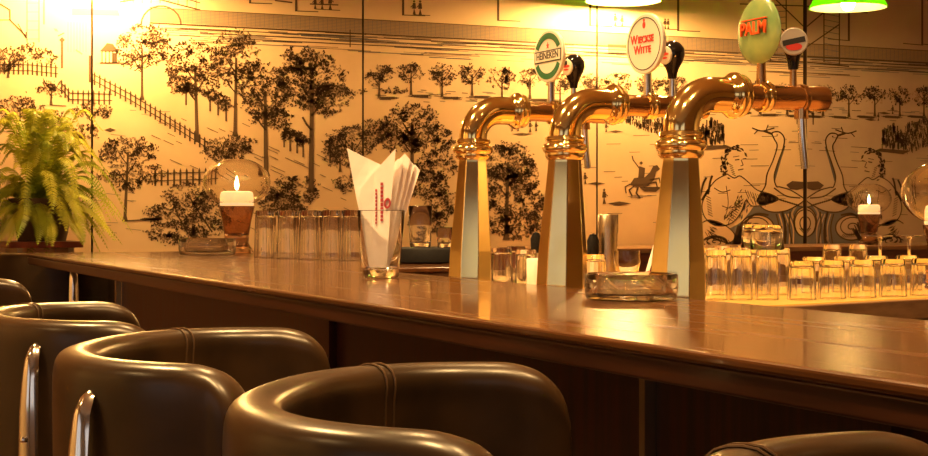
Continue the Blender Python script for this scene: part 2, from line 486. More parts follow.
for (x, y) in ((186, 90), (210, 96), (218, 100), (226, 106), (284, 132), (290, 136), (297, 138), (303, 142), (330, 148)):
    line([(x, y), (x, y + 15)], 1.6); crown(x, y - 2, 6, 5)
crown(215, 205, 18, 9, 1.2); crown(187, 195, 22, 11, 1.2); crown(172, 214, 24, 11, 1.2); crown(176, 232, 28, 10, 1.25); crown(205, 226, 20, 10, 1.2)
line([(212, 232), (200, 214), (190, 198)], 1.6); line([(188, 234), (178, 216), (174, 204)], 1.4)
crown(292, 192, 24, 15, 1.4); crown(285, 206, 24, 10, 1.3)
for k in range(110):            # grass hatching down the slope
    x = R.uniform(150, 350); y = R.uniform(112, 232)
    if y > 90 + (x - 150) * .35: 
        l = R.uniform(4, 14); line([(x, y), (x + l, y + l * .45)], .55)
for k in range(60):
    x = R.uniform(-10, 160); y = R.uniform(110, 235); l = R.uniform(5, 16); line([(x, y), (x + l, y + R.uniform(0, 2))], .45, 2)
# middle part
tree(352, 142, 24, 14, 352, 178, 3, 1.25); tree(340, 158, 14, 9, 340, 172, 2); crown(372, 132, 14, 12, 1.1); crown(345, 184, 10, 8, 1.2)
tree(412, 124, 26, 19, 412, 190, 4.5, 1.25); crown(430, 140, 22, 14, 1.3); crown(400, 140, 20, 10, 1.1); crown(386, 132, 14, 10)
crown(436, 166, 20, 12, 1.2); crown(425, 184, 20, 14, 1.3); crown(440, 205, 18, 14, 1.3); crown(428, 222, 18, 10, 1.3)
tree(508, 162, 24, 18, 506, 240, 4.5, 1.3); crown(500, 182, 24, 14, 1.35); crown(522, 176, 16, 16, 1.2); crown(530, 205, 15, 14, 1.2); crown(515, 226, 24, 12, 1.35); crown(497, 210, 14, 14, 1.2); crown(548, 218, 18, 14, 1.1)
for x, y, r in ((379, 75, 13), (411, 73, 12), (442, 75, 13), (472, 74, 12), (502, 79, 13), (530, 77, 11), (560, 82, 12), (590, 84, 12), (618, 82, 13), (648, 85, 12), (676, 86, 13), (704, 88, 12), (732, 90, 12), (760, 92, 12), (787, 93, 12)):
    tree(x, y, r, r * .74, x, y + 22, 2.0, 1.5, .85, 2)
    shadow(x + 9, y + 23, 22, 2)
for k in range(90):
    x = R.uniform(365, 800); y = row(88, x) + R.gauss(0, 3); line([(x, y), (x + R.uniform(4, 12), y + .4)], .6, R.choice((2, 3)))
crown(352, 91, 14, 2.2, .9, .8); crown(392, 91, 14, 2.2, .9, .8)
# little figures and shadows on the open field
person(530, 132, 12); person(536, 131, 10); leaf(522, 134, 11, 1.2, 0)
for x in (512, 518): person(x, 131, 8)
for x, y, h in ((606, 132, 10), (604, 204, 16), (558, 134, 9), (712, 108, 10), (728, 116, 9), (585, 184, 12)):
    person(x, y, h); leaf(x + h * .95, y - .5, h * .75, h * .13, 0)
# rider
poly([(630, 184), (634, 178), (645, 177), (650, 172), (653, 166), (657, 165), (660, 169), (656, 172), (654, 180), (648, 186), (636, 187)], 3)
line([(648, 184), (656, 182), (657, 187)], 1.3); line([(650, 180), (659, 178), (660, 183)], 1.2)
line([(634, 186), (629, 190), (632, 196)], 1.5); line([(638, 187), (636, 193), (640, 198)], 1.5); line([(630, 184), (625, 187), (626, 193)], 1.2)
poly([(638, 178), (644, 178), (645, 168), (639, 166)], 3); leaf(641, 163, 2, 1.8, 0); line([(639, 168), (633, 160), (632, 156)], 1.2)
for k in range(6): line([(639 + k, 187 + k * .8), (661 - k, 187.5 + k * .8)], .9)
# the marching column
for k in range(620):
    t = R.random(); x = 608 + 90 * t; ylo = 118 + 33 * t
    y = ylo - R.random() * 30 * min(1, .25 + 2 * t)
    line([(x, y), (x + R.uniform(-.6, .6), y - 3.4)], .8); leaf(x, y - 4, .7, .7, 0)
for k in range(130):
    x = R.uniform(697, 724); y = 146 - R.random() * (26 - abs(x - 712) * .9)
    line([(x, y), (x + R.uniform(-.6, .6), y - 4.5)], 1.1); leaf(x, y - 5, .9, .9, 0)
poly([(692, 146), (726, 145), (733, 148), (700, 150)], 3)
for k in range(70):            # ground strokes on the field
    x = R.uniform(565, 800); y = R.uniform(105, 236); l = R.uniform(6, 18); line([(x, y), (x + l, y - .2)], .5, R.choice((2, 3)))
# rigging and poles by the right joint
for a, b in (((770, 2), (770, 62)), ((786, 0), (786, 60)), ((770, 20), (805, 48)), ((776, 0), (805, 28)), ((760, 62), (805, 62)), ((740, 4), (805, 6))):
    line([a, b], 1.2, 3)
for k in range(10): line([(770, 6 + 6 * k), (786, 5 + 6 * k)], .7, 2)
line([(797, 110), (797, 124)], 1.2); crown(797, 108, 9, 4)
# -- cartouche: reclining figure, swan, scrolls (its other half stands turned over on the next panel)
def curve(pts, n=6):
    out = []
    P = [pts[0]] + pts + [pts[-1]]
    for i in range(1, len(P) - 2):
        for k in range(n):
            t = k / n; p0, p1, p2, p3 = P[i - 1:i + 3]
            out.append(tuple(.5 * ((2 * p1[j]) + (-p0[j] + p2[j]) * t + (2 * p0[j] - 5 * p1[j] + 4 * p2[j] - p3[j]) * t * t + (-p0[j] + 3 * p1[j] - 3 * p2[j] + p3[j]) * t ** 3) for j in (0, 1)))
    out.append(pts[-1]); return out
def cline(pts, w=1.2, layer=3): line(curve(pts), w, layer)
def hatch(x0, y0, x1, y1, n, l, ang, w=.6, layer=3):
    for k in range(n):
        t = k / max(1, n - 1); x, y = x0 + (x1 - x0) * t, y0 + (y1 - y0) * t
        line([(x, y), (x + l * math.cos(ang), y + l * math.sin(ang))], w, layer)
# dark ground under the figures
poly(curve([(700, 246), (706, 238), (720, 232), (738, 224), (748, 214), (756, 205), (770, 206), (783, 208), (797, 206), (805, 206)]) + [(805, 246)], 2)
# head and hair
poly(curve([(728, 152), (736, 149), (744, 152), (748, 160), (746, 168), (741, 174), (735, 176), (729, 172), (726, 162), (728, 152)]), 4)
for k in range(46):
    a = R.uniform(PI * .75, PI * 1.85); r = R.uniform(.9, 1.3)
    leaf(735 + 11 * r * math.cos(a), 162 + 13 * r * math.sin(a), 2.2, .9, a + PI / 2 + R.uniform(-.4, .4))
for k in range(22): leaf(724 + R.gauss(0, 2), 168 + R.gauss(0, 5), 2.0, .9, R.uniform(0, PI))
line([(735, 160), (739, 159.5)], 1.2); line([(743, 159), (746, 158.5)], 1.0); line([(741, 160), (743, 165), (740.5, 166)], .8); line([(738, 170), (743, 169)], 1.1)
line([(733, 157), (739, 156)], .7); hatch(729, 164, 732, 174, 6, 4, .5, .6)
# torso, arms, legs
body = curve([(727, 174), (716, 180), (708, 190), (702, 204), (704, 216), (712, 224), (722, 226), (733, 222), (741, 212), (746, 200), (752, 206), (768, 204), (778, 199), (770, 194), (757, 190), (748, 182), (740, 176), (734, 178), (727, 174)])
poly(body, 4); line(body, 1.1)
cline([(714, 188), (722, 192), (730, 190)], .9); cline([(722, 206), (730, 208), (738, 204)], .8); cline([(726, 186), (728, 204), (724, 220)], .7)
hatch(736, 200, 728, 218, 9, 7, .6, .7); hatch(745, 190, 765, 197, 9, 7, 1.2, .7); hatch(706, 196, 708, 214, 8, 5, .5, .7)
for k in range(26): leaf(742 + R.gauss(0, 5), 206 + R.gauss(0, 6), 3.2, .9, R.uniform(1.6, 2.6), 2)
cline([(700, 196), (703, 184), (706, 178)], 2.0); cline([(708, 194), (710, 182), (712, 176)], 2.0); cline([(702, 200), (708, 190)], 2.4)
leg_ = curve([(700, 224), (710, 220), (726, 226), (735, 236), (728, 243), (712, 238), (700, 242)])
poly(leg_, 4); line(leg_, 1.1); hatch(705, 232, 728, 240, 9, 6, 1.0, .7)
for k in range(24): line([(732 + k * .6, 246), (738 + k * .8, 226 + R.uniform(-4, 4))], 1.2)
for k in range(70):
    t = R.random(); leaf(741 - 14 * t + R.gauss(0, 2.2), 196 + 24 * t + R.gauss(0, 3), 2.6, .5, 2.2 + R.gauss(0, .2), R.choice((2, 3)))
for k in range(40): leaf(712 + R.gauss(0, 4), 232 + R.gauss(0, 4), 3, .5, .6, R.choice((2, 3)))
for k in range(40): leaf(758 + R.gauss(0, 7), 200 + R.gauss(0, 2.5), 2.6, .5, 1.3, R.choice((2, 3)))
# swan: body, S neck, beak with a twig
swan = curve([(757, 200), (762, 208), (772, 212), (785, 211), (796, 206), (804, 200), (800, 196), (790, 190), (780, 187), (776, 186), (774, 176), (778, 162), (783, 148), (784, 138), (779, 132), (772, 133), (774, 139), (777, 146), (773, 160), (767, 174), (765, 186), (760, 194), (757, 200)])
poly(swan, 4); line(swan, 1.3)
cline([(774, 180), (779, 162), (784, 146)], 2.4, 2); cline([(774, 188), (786, 196), (800, 198)], 1.4); hatch(776, 198, 796, 204, 10, 6, .5, .8)
poly([(786, 185), (792, 181), (805, 182), (805, 188), (797, 190), (790, 189)], 3)
line([(772, 134), (764, 131)], 2.2); cline([(752, 128), (762, 131), (774, 128)], 1.3); line([(758, 130), (754, 134)], 1.0); line([(766, 130), (768, 125)], 1.0)
leaf(777, 135, 1.0, .8, 0)
cline([(782, 212), (785, 224), (784, 244)], 2.0); cline([(790, 212), (789, 226), (792, 244)], 1.6)
# scrolls: pale volutes with inked turns
def volute(cx, cy, rx, ry, s=1):
    pts = [(cx + rx * math.cos(2 * PI * k / 26), cy + ry * math.sin(2 * PI * k / 26)) for k in range(26)]
    poly(pts, 4); line(pts + [pts[0]], 1.4)
    sp = [(cx + s * rx * (1 - k / 40) * math.cos(k * .33 + 2.2), cy + ry * (1 - k / 40) * math.sin(k * .33 + 2.2)) for k in range(38)]
    line(sp, 1.2); hatch(cx - rx * .5, cy + ry * .4, cx + rx * .5, cy + ry * .5, 9, ry * .4, .9, .7)
volute(757, 228, 17, 13); volute(805, 222, 11.5, 15); volute(715, 242, 12, 6, -1)
cline([(740, 238), (746, 222), (756, 214), (768, 215)], 2.0)
for k in range(5): cline([(776 + 3 * k, 214), (779 + 3.5 * k, 228), (777 + 4 * k, 245)], 1.3, R.choice((3, 3, 4)))
cline([(779, 246), (786, 232), (784, 216)], 1.6, 4); cline([(796, 206), (792, 214), (795, 222)], 2.0, 4)

MURAL_LABELS = [
    'leftmost etched mural panel, behind the fern, with steps and picket fence',
    'etched mural panel with tall park trees and long diagonal picket fence',
    'etched mural panel with row of small trees behind the napkin glass and first two taps',
    'etched mural panel with horseman and reclining figure beside a swan',
    'darker etched mural panel at right, turned-over swan and figure behind the lit candle']
for i in range(5):
    paper = M['paper_dark'] if i == 4 else M['paper']
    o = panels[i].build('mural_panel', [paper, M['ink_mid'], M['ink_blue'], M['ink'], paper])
    tag(o, MURAL_LABELS[i], 'mural', 'etched mural panels on the wall')

# ------------------------------------------------------------------ bar
FX, RXB, WXB = .775, 1.25, 1.56
bar = thing('bar_counter', 'long dark mahogany bar counter with glossy brown top', 'bar counter')
top_pts = [(FX, -.6), (RXB, -.6), (RXB, 3.3), (WXB, 3.3), (WXB, 5.05), (FX, 5.05)]
MB().prism(top_pts, BAR_Z - .012, BAR_Z).build('worktop', M['bar_wood'], bar, bevel=.004)
edge_pts = [(FX + .004, -.595), (RXB - .004, -.595), (RXB - .004, 3.304), (WXB - .004, 3.304), (WXB - .004, 5.046), (FX + .004, 5.046)]
MB().prism(edge_pts, BAR_Z - .036, BAR_Z - .012).build('edge_board', M['edge_wood'], bar, bevel=.003)
MB().box(.90, .93, -.6, 4.2, 0, BAR_Z - .036).build('front_panel', M['panel_wood'], bar)
MB().box(.93, 1.22, 4.17, 4.2, 0, BAR_Z - .036).build('end_panel', M['panel_wood'], bar)
MB().box(1.19, 1.22, -.6, 4.17, 0, BAR_Z - .036).build('back_panel', M['panel_wood'], bar)
MB().tube([(1.45, 4.9, 0), (1.45, 4.9, BAR_Z - .036)], .025, 16).build('end_post', M['chrome'], bar)
for px, r in ((645, .006), (117, .009), (890, .006), (330, .006)):
    p = at_X(px, 420 if px > 300 else 292, .89)
    MB().box(.886, .9, p.y - r, p.y + r, .05, BAR_Z - .036).build('panel_strip', M['steel'] if px in (645, 117) else M['panel_wood'], bar)
MB().tube([(.80, -.55, .22), (.80, 4.15, .22)], .02, 14).build('foot_rail', M['brass'], bar)
for y in (.2, 1.6, 3.0, 4.0):
    MB().tube([(.80, y, .22), (.895, y, .22)], .012, 10).build('rail_bracket', M['brass'], bar)

# working counter behind, wider at the glass rack
wk = thing('work_counter', 'low wooden working counter behind the taps with lit glass panel', 'counter')
e0, e1 = at_z(779, 307, WORK_Z), at_z(928, 299, WORK_Z)
d = (e1 - e0); fx = e0 + d * 3.0
wk_pts = [(RXB + .004, -.6), (e0.x, -.6), (e0.x, e0.y), (fx.x, fx.y), (fx.x, 4.0), (WXB + .05, 4.0), (WXB + .05, 3.29), (RXB + .004, 3.29)]
wk_pts = [(RXB + .004, -.6), (e0.x, -.6), (e0.x, e0.y), (fx.x, fx.y), (fx.x, 3.29), (RXB + .004, 3.29)]
MB().prism(wk_pts, WORK_Z - .04, WORK_Z).build('worktop', M['ledge_wood'], wk, bevel=.003)
MB().prism([(e0.x - .1, .2), (e0.x - .04, .2), (e0.x - .04, e0.y + .06), (fx.x - .05, fx.y + .06), (fx.x - .05, fx.y + .12), (e0.x - .1, e0.y + .12)], 0, WORK_Z - .04).build('cabinet_front', M['panel_wood'], wk)
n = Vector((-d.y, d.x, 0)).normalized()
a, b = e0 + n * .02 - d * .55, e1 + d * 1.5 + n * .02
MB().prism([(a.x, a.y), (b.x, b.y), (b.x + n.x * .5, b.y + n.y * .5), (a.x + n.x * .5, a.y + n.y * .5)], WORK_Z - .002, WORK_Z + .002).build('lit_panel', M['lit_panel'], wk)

# cabinet along the mural wall
sb = thing('wall_cabinet', 'long red-brown cabinet ledge along foot of the mural', 'cabinet')
lx0, lx1 = at_Y(533, 245, 5.55).x, 6.4
MB().box(lx0, lx1, 5.36, 5.885, 1.065, 1.085).build('ledge_top', M['ledge_wood'], sb, bevel=.003)
MB().box(lx0 + .02, lx1 - .02, 5.38, 5.885, 0, 1.065).build('carcass', M['red_wood'], sb)
for k in range(5):
    w_ = (lx1 - lx0 - .1) / 5; x0 = lx0 + .05 + k * w_
    dr = MB().box(x0 + .01, x0 + w_ - .01, 5.365, 5.38, .08, .98).build('door', M['red_wood'], sb, bevel=.004)
    MB().tube([(x0 + .06, 5.352, .8), (x0 + .06, 5.352, .9)], .006, 8).build('handle', M['brass'], dr)

# ------------------------------------------------------------------ tub bar stools
def tub_path(n=44, a=.192, b=.235, ext=.036):
    pts = []
    for i in range(n + 1):
        f = -PI / 2 + PI * i / n
        c = math.cos(f); s = math.sin(f)
        e = 2 / 2.25
        x = -a * abs(c) ** e; y = b * math.copysign(abs(s) ** e, s)
        pts.append((x, y))
    steps = 6
    pre = [(ext * (steps - k) / steps, -b - .012 * (steps - k) / steps) for k in range(steps)]
    post = [(ext * (k + 1) / steps, b + .012 * (k + 1) / steps) for k in range(steps)]
    return pre + pts + post
RIM = 1.086
def make_stool(label):
    root = thing('bar_stool', label, 'bar stool', group='tub bar stools along the bar')
    P = [Vector((x, y, 0)) for x, y in tub_path()]
    n = len(P); S = [0]
    for i in range(1, n): S.append(S[-1] + (P[i] - P[i - 1]).length)
    nor = []
    for i in range(n):
        t = (P[min(i + 1, n - 1)] - P[max(i - 1, 0)]).normalized(); nor.append(Vector((-t.y, t.x, 0)))   # outward
    def prof(i, zt, zb):
        """closed section: outside wall, rolled rim, inside wall"""
        q = []
        h = zt - zb
        for z, o_ in ((0, .016), (.3, .0205), (.6, .0225), (.80, .023), (.90, .0235), (.945, .0225)): q.append((o_, zb + h * z))
        for o_, dz in ((.0195, .0085), (.014, .0035), (.006, .0008), (-.003, 0), (-.012, .0012), (-.0195, .0055), (-.0235, .012), (-.0245, .021), (-.023, .030)): q.append((o_, zt - dz))
        for z, o_ in ((.80, -.0215), (.5, -.021), (.25, -.020), (0, -.018)): q.append((o_, zb + h * z))
        return q
    m = MB(); vs = []; K = None
    zb = RIM - .33
    for i in range(n):
        e = min(S[i], S[-1] - S[i])
        rc = .062
        drop = 0 if e > rc else rc - math.sqrt(max(0, rc * rc - (rc - e) ** 2))
        slope = .003 * max(0, 1 - e / .25)
        pinch = 1.0 if e > .02 else .55 + .45 * math.sqrt(max(0, e / .02))
        q = prof(i, RIM - drop - slope, zb); K = len(q)
        for o_, z in q: vs.append(P[i] + nor[i] * o_ * pinch + Vector((0, 0, z)))
    fs = [(i * K + k, i * K + (k + 1) % K, (i + 1) * K + (k + 1) % K, (i + 1) * K + k) for i in range(n - 1) for k in range(K)]
    fs += [tuple(range(K - 1, -1, -1)), tuple(range((n - 1) * K, n * K))]
    shell = m.add(vs, fs).build('backrest', M['leather'], root, subsurf=1)
    # stitched seams where back meets arms, and rim piping
    for s_ in (.255, .745):
        L_ = S[-1] * s_
        i = min(range(n), key=lambda k: abs(S[k] - L_))
        q = prof(i, RIM, zb)[6:-1] if s_ > .5 else prof(i, RIM, zb)[12:-1]
        t = (P[i + 1] - P[i - 1]).normalized()
        sm = MB()
        for off in (-.005, .005):
            sm.tube([P[i] + t * off + nor[i] * (o_ * 1.02 + (.0002 if o_ > 0 else -.0002)) + Vector((0, 0, z + .0002)) for o_, z in q], .0012, 6)
        sm.build('seam', M['welt'], shell)
    # chrome brackets curling up out of the back
    for s_ in (.205, .795):
        L_ = S[-1] * s_; i = min(range(n), key=lambda k: abs(S[k] - L_)); t = (P[i + 1] - P[i - 1]).normalized()
        def band_at(off, w_, z): return P[i] + nor[i] * off + t * w_ + Vector((0, 0, z))
        bmsh = MB()
        prof_b = [(.020, RIM - .030), (.028, RIM - .036), (.035, RIM - .052), (.039, RIM - .082), (.042, RIM - .12), (.043, RIM - .20), (.042, RIM - .27), (.036, RIM - .34), (.02, RIM - .37), (-.03, RIM - .375)]
        hw = [.004, .008, .011, .0135, .015, .016, .016, .016, .016, .016]
        bmsh.v = []; vs2 = []
        for (o_, z), h_ in zip(prof_b, hw):
            for w_, oo in ((-h_, -.004), (-h_ * .55, .003), (0, .005), (h_ * .55, .003), (h_, -.004), (0, -.007)):
                vs2.append(band_at(o_ + oo, w_, z))
        fs2 = [(k * 6 + j, k * 6 + (j + 1) % 6, (k + 1) * 6 + (j + 1) % 6, (k + 1) * 6 + j) for k in range(len(prof_b) - 1) for j in range(6)]
        fs2 += [tuple(range(5, -1, -1)), tuple(range((len(prof_b) - 1) * 6, len(prof_b) * 6))]
        br = bmsh.add(vs2, fs2).build('chrome_bracket', M['chrome'], root)
        c_ = band_at(.047, .0, RIM - .155)
        MB().lathe([(0, -.004), (.005, -.003), (.006, 0), (.004, .004), (0, .005)], 12, c_).build('rivet', M['chrome'], br)
    # seat
    seat = MB(); Q = [(p.x * .80 - .0, p.y * .80) for p in P]
    Q = [(x, y) for x, y in Q] + [(.12, .18), (.15, .10), (.155, 0), (.15, -.10), (.12, -.18)]
    seat.prism(Q, RIM - .335, RIM - .25)
    seat.build('seat_cushion', M['leather'], root, bevel=.02)
    MB().prism([(x * .8, y * .8) for x, y in Q], RIM - .375, RIM - .335).build('seat_frame', M['matte_black'], root)
    MB().lathe([(0, .05), (.028, .05), (.028, RIM - .375), (0, RIM - .375)], 20).build('pedestal', M['chrome'], root)
    MB().lathe([(0, 0), (.23, 0), (.23, .008), (.2, .016), (.05, .04), (.035, .07), (0, .07)], 36).build('foot_plate', M['chrome'], root)
    ring = MB(); k = 28
    ring.tube([(.17 * math.cos(2 * PI * j / k), .17 * math.sin(2 * PI * j / k), .33) for j in range(k + 1)], .009, 10)
    ring.tube([(.0, -.17, .33), (0, .17, .33)], .007, 8)
    ring.build('foot_ring', M['chrome'], root)
    return root
def place_stool(o, xc, zc, ang, dz=0, label=None):
    """xc, zc: place right of and in front of the viewer; ang: facing, degrees from screen-right, positive = turning away"""
    o.location = (CS * xc + SN * zc, -SN * xc + CS * zc, dz)
    o.rotation_euler.z = math.radians(ang) - TH
    if label: o['label'] = label
    return o
s1 = make_stool('dark leather tub bar stool second nearest, its seam right of lower centre')
place_stool(s1, .032, 1.23, -8)
place_stool(copy_tree(s1), -.219, 1.68, -4, 0, 'dark leather tub bar stool third from front, its whole rounded back in view')
place_stool(copy_tree(s1), -.50, 2.26, 15, 0, 'dark leather tub bar stool fourth from front, cut by left edge')
place_stool(copy_tree(s1), -.95, 3.12, 8, 0, 'dark leather tub bar stool far off at left edge, only one arm tip showing')
place_stool(copy_tree(s1), .335, .775, 10, 0, 'nearest leather tub bar stool, only its rim showing at bottom right')
s5 = place_stool(copy_tree(s1), -1.40, 5.20, 60, .012, 'farthest leather tub bar stool, standing beyond the end of the bar')

# ------------------------------------------------------------------ beer towers
def text_mesh(body, size, m, parent, name, extrude=.0006, bold=.0002):
    cu = bpy.data.curves.new(name, 'FONT'); cu.body = body; cu.size = size; cu.align_x = 'CENTER'; cu.align_y = 'CENTER'; cu.extrude = extrude; cu.offset = bold
    tmp = bpy.data.objects.new(name, cu); C.objects.link(tmp)
    dg = bpy.context.evaluated_depsgraph_get(); dg.update()
    me = bpy.data.meshes.new_from_object(tmp.evaluated_get(dg)); bpy.data.objects.remove(tmp)
    me.materials.clear(); me.materials.append(m)
    o = bpy.data.objects.new(name, me); C.objects.link(o); o.parent = parent
    return o
# a badge is built flat: local x = right, y = up as its reader sees it, z = towards the reader (-X of the bar)
BADGE_ROT = Matrix(((0, 0, -1), (-1, 0, 0), (0, 1, 0)))
def ell(rx, ry, z0, z1, seg=40, inner=None, a0=0, a1=2 * PI):
    m = MB()
    if inner is None:
        m.prism([(rx * math.cos(2 * PI * k / seg), ry * math.sin(2 * PI * k / seg)) for k in range(seg)], z0, z1)
    else:
        for k in range(seg):
            q0, q1 = a0 + (a1 - a0) * k / seg, a0 + (a1 - a0) * (k + 1) / seg
            m.prism([(rx * math.cos(q0), ry * math.sin(q0)), (rx * math.cos(q1), ry * math.sin(q1)), (inner[0] * math.cos(q1), inner[1] * math.sin(q1)), (inner[0] * math.cos(q0), inner[1] * math.sin(q0))], z0, z1)
    return m
def rot(o): 
    o.matrix_local = Matrix.Translation(o.location) @ BADGE_ROT.to_4x4(); return o

def tower(px, up, turn, label, kind, ext=0.0, bs=1.0, bup=0.0, kup=0.0):
    """tower at pixel column px on the line X = 1.31; up lifts the whole fitting"""
    p = at_X(px, 300, 1.312)
    root = thing('beer_tower', label, 'beer tap', (1.312, p.y, WORK_Z), group='brass beer towers on the bar')
    H = EYE + .105 + up - WORK_Z          # collar height
    # octagonal tapering column
    col = MB(); ph = math.radians(turn)
    col.lathe([(0, .012), (.0475, .012), (.0445, .10), (.030, H - .022), (.0295, H - .012), (0, H - .012)], 8, smooth=False, phase=ph)
    col.v = [(x - .0062 * (1 - z / H), y + .0028 * (1 - z / H), z) for x, y, z in col.v]
    col.build('column', M['brass'], root, bevel=.0012)
    MB().lathe([(0, 0), (.06, 0), (.06, .006), (.052, .012), (0, .012)], 32).build('base_plate', M['brass'], root)
    r = .0282
    MB().lathe([(0, H - .018), (.031, H - .018), (.036, H - .012), (.0355, H - .006), (.039, H - .003), (.0415, H + .003), (.039, H + .009), (.034, H + .011), (.033, H + .014), (.036, H + .018), (.0345, H + .023), (.029, H + .025), (0, H + .025)], 36).build('collar', M['brass'], root)
    # elbow
    zc = H + .084; Rb = .058
    path = [(0, 0, H + .01)] + [(Rb - Rb * math.cos(a_), 0, zc - Rb + Rb * math.sin(a_)) for a_ in [PI / 2 * k / 14 for k in range(15)]] + [(.098, 0, zc)]
    MB().tube(path, r, 28).build('elbow', M['brass'], root)
    fl = MB().lathe([(0, .08), (.0265, .08), (.0295, .083), (.030, .087), (.0325, .089), (.037, .095), (.0375, .100), (.0345, .105), (.033, .107), (.0345, .111), (.033, .115), (.027, .118), (.022, .119), (0, .119)], 32, (0, 0, zc), 'X')
    fl.build('flange', M['brass'], root)
    tb = MB().lathe([(0, .112), (.0205, .112), (.0195, .14), (.0205, .15 + ext), (.0195, .25 + ext), (.0205, .252 + ext), (.0205, .277 + ext), (.018, .279 + ext), (0, .279 + ext)], 28, (0, 0, zc), 'X')
    tb.build('tap_body', M['copper'], root)
    MB().lathe([(.019, .146), (.024, .147), (.0255, .152), (.0235, .156), (.0255, .160), (.0245, .165), (.019, .166)], 28, (ext, 0, zc), 'X', closed=True).build('tap_ring', M['brass'], root)
    MB().lathe([(.019, .226), (.0225, .227), (.0235, .231), (.0225, .235), (.019, .236)], 28, (ext, 0, zc), 'X', closed=True).build('tap_ring', M['copper'], root)
    sx_ = .231 + ext
    sp = MB().tube([(sx_, 0, zc - .015), (sx_, 0, zc - .034)], .0115, 16)
    sp.build('spout_nut', M['copper'], root)
    MB().tube([(sx_, 0, zc - .03), (sx_ + .0025, 0, zc - .07), (sx_ + .008, 0, zc - .115)], .0068, 14).build('spout', M['chrome'], root)
    # badge stem + badge
    xb = .152 + ext
    MB().tube([(xb, 0, zc + .018), (xb, 0, zc + .056 + bup)], [.0085, .0065], 14).build('badge_stem', M['copper'] if kind == 'egg' else M['chrome'], root)
    B = Vector((xb - .004, 0, zc + .098 + bup))
    def place(o, off=Vector((0, 0, 0))):
        o.location = B + off; rot(o); o.scale = (bs, bs, 1); return o
    def onb(o, bx=0, by=0, z=0, q=0):   # bx right, by up, z out
        o.matrix_local = Matrix.Translation((bx, by, z)) @ Matrix.Rotation(q, 4, 'Z'); return o
    if kind == 'ring':
        bd = ell(.058, .0485, -.004, .004).build('badge', M['cream'], root, bevel=.002); place(bd)
        for a0, a1 in ((math.radians(24), math.radians(156)), (math.radians(204), math.radians(336))):
            onb(ell(.052, .043, .0036, .0048, 20, (.040, .032), a0, a1).build('badge_ring', M['badge_green'], bd))
        onb(MB().box(-.052, .052, -.011, .011, .0036, .0048).build('badge_band', M['badge_ink'], bd))
        onb(MB().box(-.0495, .0495, -.0088, .0088, .0045, .0052).build('badge_band_face', M['cream'], bd))
        onb(text_mesh('HEINEKEN', .0185, M['badge_ink'], bd, 'lettering'), 0, .001, .0052)
        st = MB(); st.prism([(.0055 * (1 if k % 2 == 0 else .42) * math.sin(PI * k / 5), .0065 * (1 if k % 2 == 0 else .42) * math.cos(PI * k / 5)) for k in range(10)][::-1], .0036, .005)
        onb(st.build('star', M['badge_red'], bd), 0, .0195, 0)
    elif kind == 'script':
        bd = ell(.056, .0485, -.004, .004).build('badge', M['cream'], root, bevel=.002); place(bd)
        onb(ell(.0495, .0425, .0036, .0046, 40, (.048, .041)).build('badge_ring', M['badge_ink'], bd))
        for s_, y in (('WIECKSE', .008), ('WITTE', -.009)):
            onb(text_mesh(s_[0], .020, M['badge_red'], bd, 'lettering'), -.030 if s_ == 'WIECKSE' else -.020, y, .0046)
            onb(text_mesh(s_[1:], .0155, M['badge_red'], bd, 'lettering'), .006, y - .0012, .0046)
        onb(ell(.004, .0055, .0036, .0048, 16).build('crest', M['badge_red'], bd), 0, .030, 0)
        onb(ell(.0025, .0025, .0036, .0048, 12).build('crest', M['badge_red'], bd), 0, .0375, 0)
    else:
        bd = MB(); bd.lathe([(0, -.012)] + [(math.sin(PI * k / 12), -.012 * math.cos(PI * k / 12)) for k in range(1, 12)] + [(0, .012)], 40)
        bd.v = [(x * (.0575 - .004 * y), y * .0545, z) for x, y, z in bd.v]
        bd = bd.build('badge', M['palm_green'], root); place(bd)
        onb(text_mesh('PALM', .029, M['badge_orange'], bd, 'lettering', .0016, .0004), .0, .002, .0122)
        onb(MB().box(-.034, .034, .0165, .0180, .008, .0125).build('badge_rule', M['badge_orange'], bd))
    # lever: chrome stalk with a bulb knob
    hx = .205 + ext + (.010 if kind == 'egg' else 0)
    MB().tube([(hx, 0, zc + .017), (hx, -.0, zc + .060 + kup)], [.0062, .0055], 12).build('lever', M['copper'] if kind == 'egg' else M['chrome'], root)
    K0 = zc + .058 + kup
    if kind == 'egg':
        kb = MB().lathe([(0, -.002), (.008, 0), (.0095, .012), (.012, .022), (.019, .034), (.021, .044), (.018, .055), (.010, .063), (0, .065)], 28, (hx, 0, K0)).build('knob', M['black'], root)
        fc = MB().lathe([(0, -.003), (.021, -.003), (.0225, 0), (.021, .003), (0, .0045)], 32).build('knob_badge', M['badge_grey'], kb)
        q = Vector((-.56, -.83, .05)).normalized().to_track_quat('Z', 'Y')
        fc.matrix_local = Matrix.Translation((hx - .013, -.019, K0 + .043)) @ q.to_matrix().to_4x4()
        onb(MB().box(-.018, .018, -.0045, .0045, .0015, .005).build('badge_band', M['badge_ink'], fc), 0, 0, 0, .2)
        onb(ell(.013, .006, .002, .0048, 20).build('badge_patch', M['badge_red'], fc), 0, -.009, 0)
    else:
        kb = MB().lathe([(0, -.002), (.008, 0), (.0095, .010), (.013, .020), (.020, .032), (.0235, .044), (.0225, .055), (.016, .065), (.007, .070), (0, .071)], 28, (hx, 0, K0)).build('knob', M['black'], root)
        fc = MB().lathe([(0, -.003), (.0155, -.003), (.017, 0), (.0155, .002), (0, .003)], 28).build('knob_badge', M['cream'], kb)
        q = Vector((-.96, -.2, .0)).normalized().to_track_quat('Z', 'Y')
        fc.matrix_local = Matrix.Translation((hx - .019, -.006, K0 + .042)) @ q.to_matrix().to_4x4()
        onb(ell(.011, .003, .001, .0034, 16).build('badge_patch', M['badge_red'], fc), 0, .002, 0)
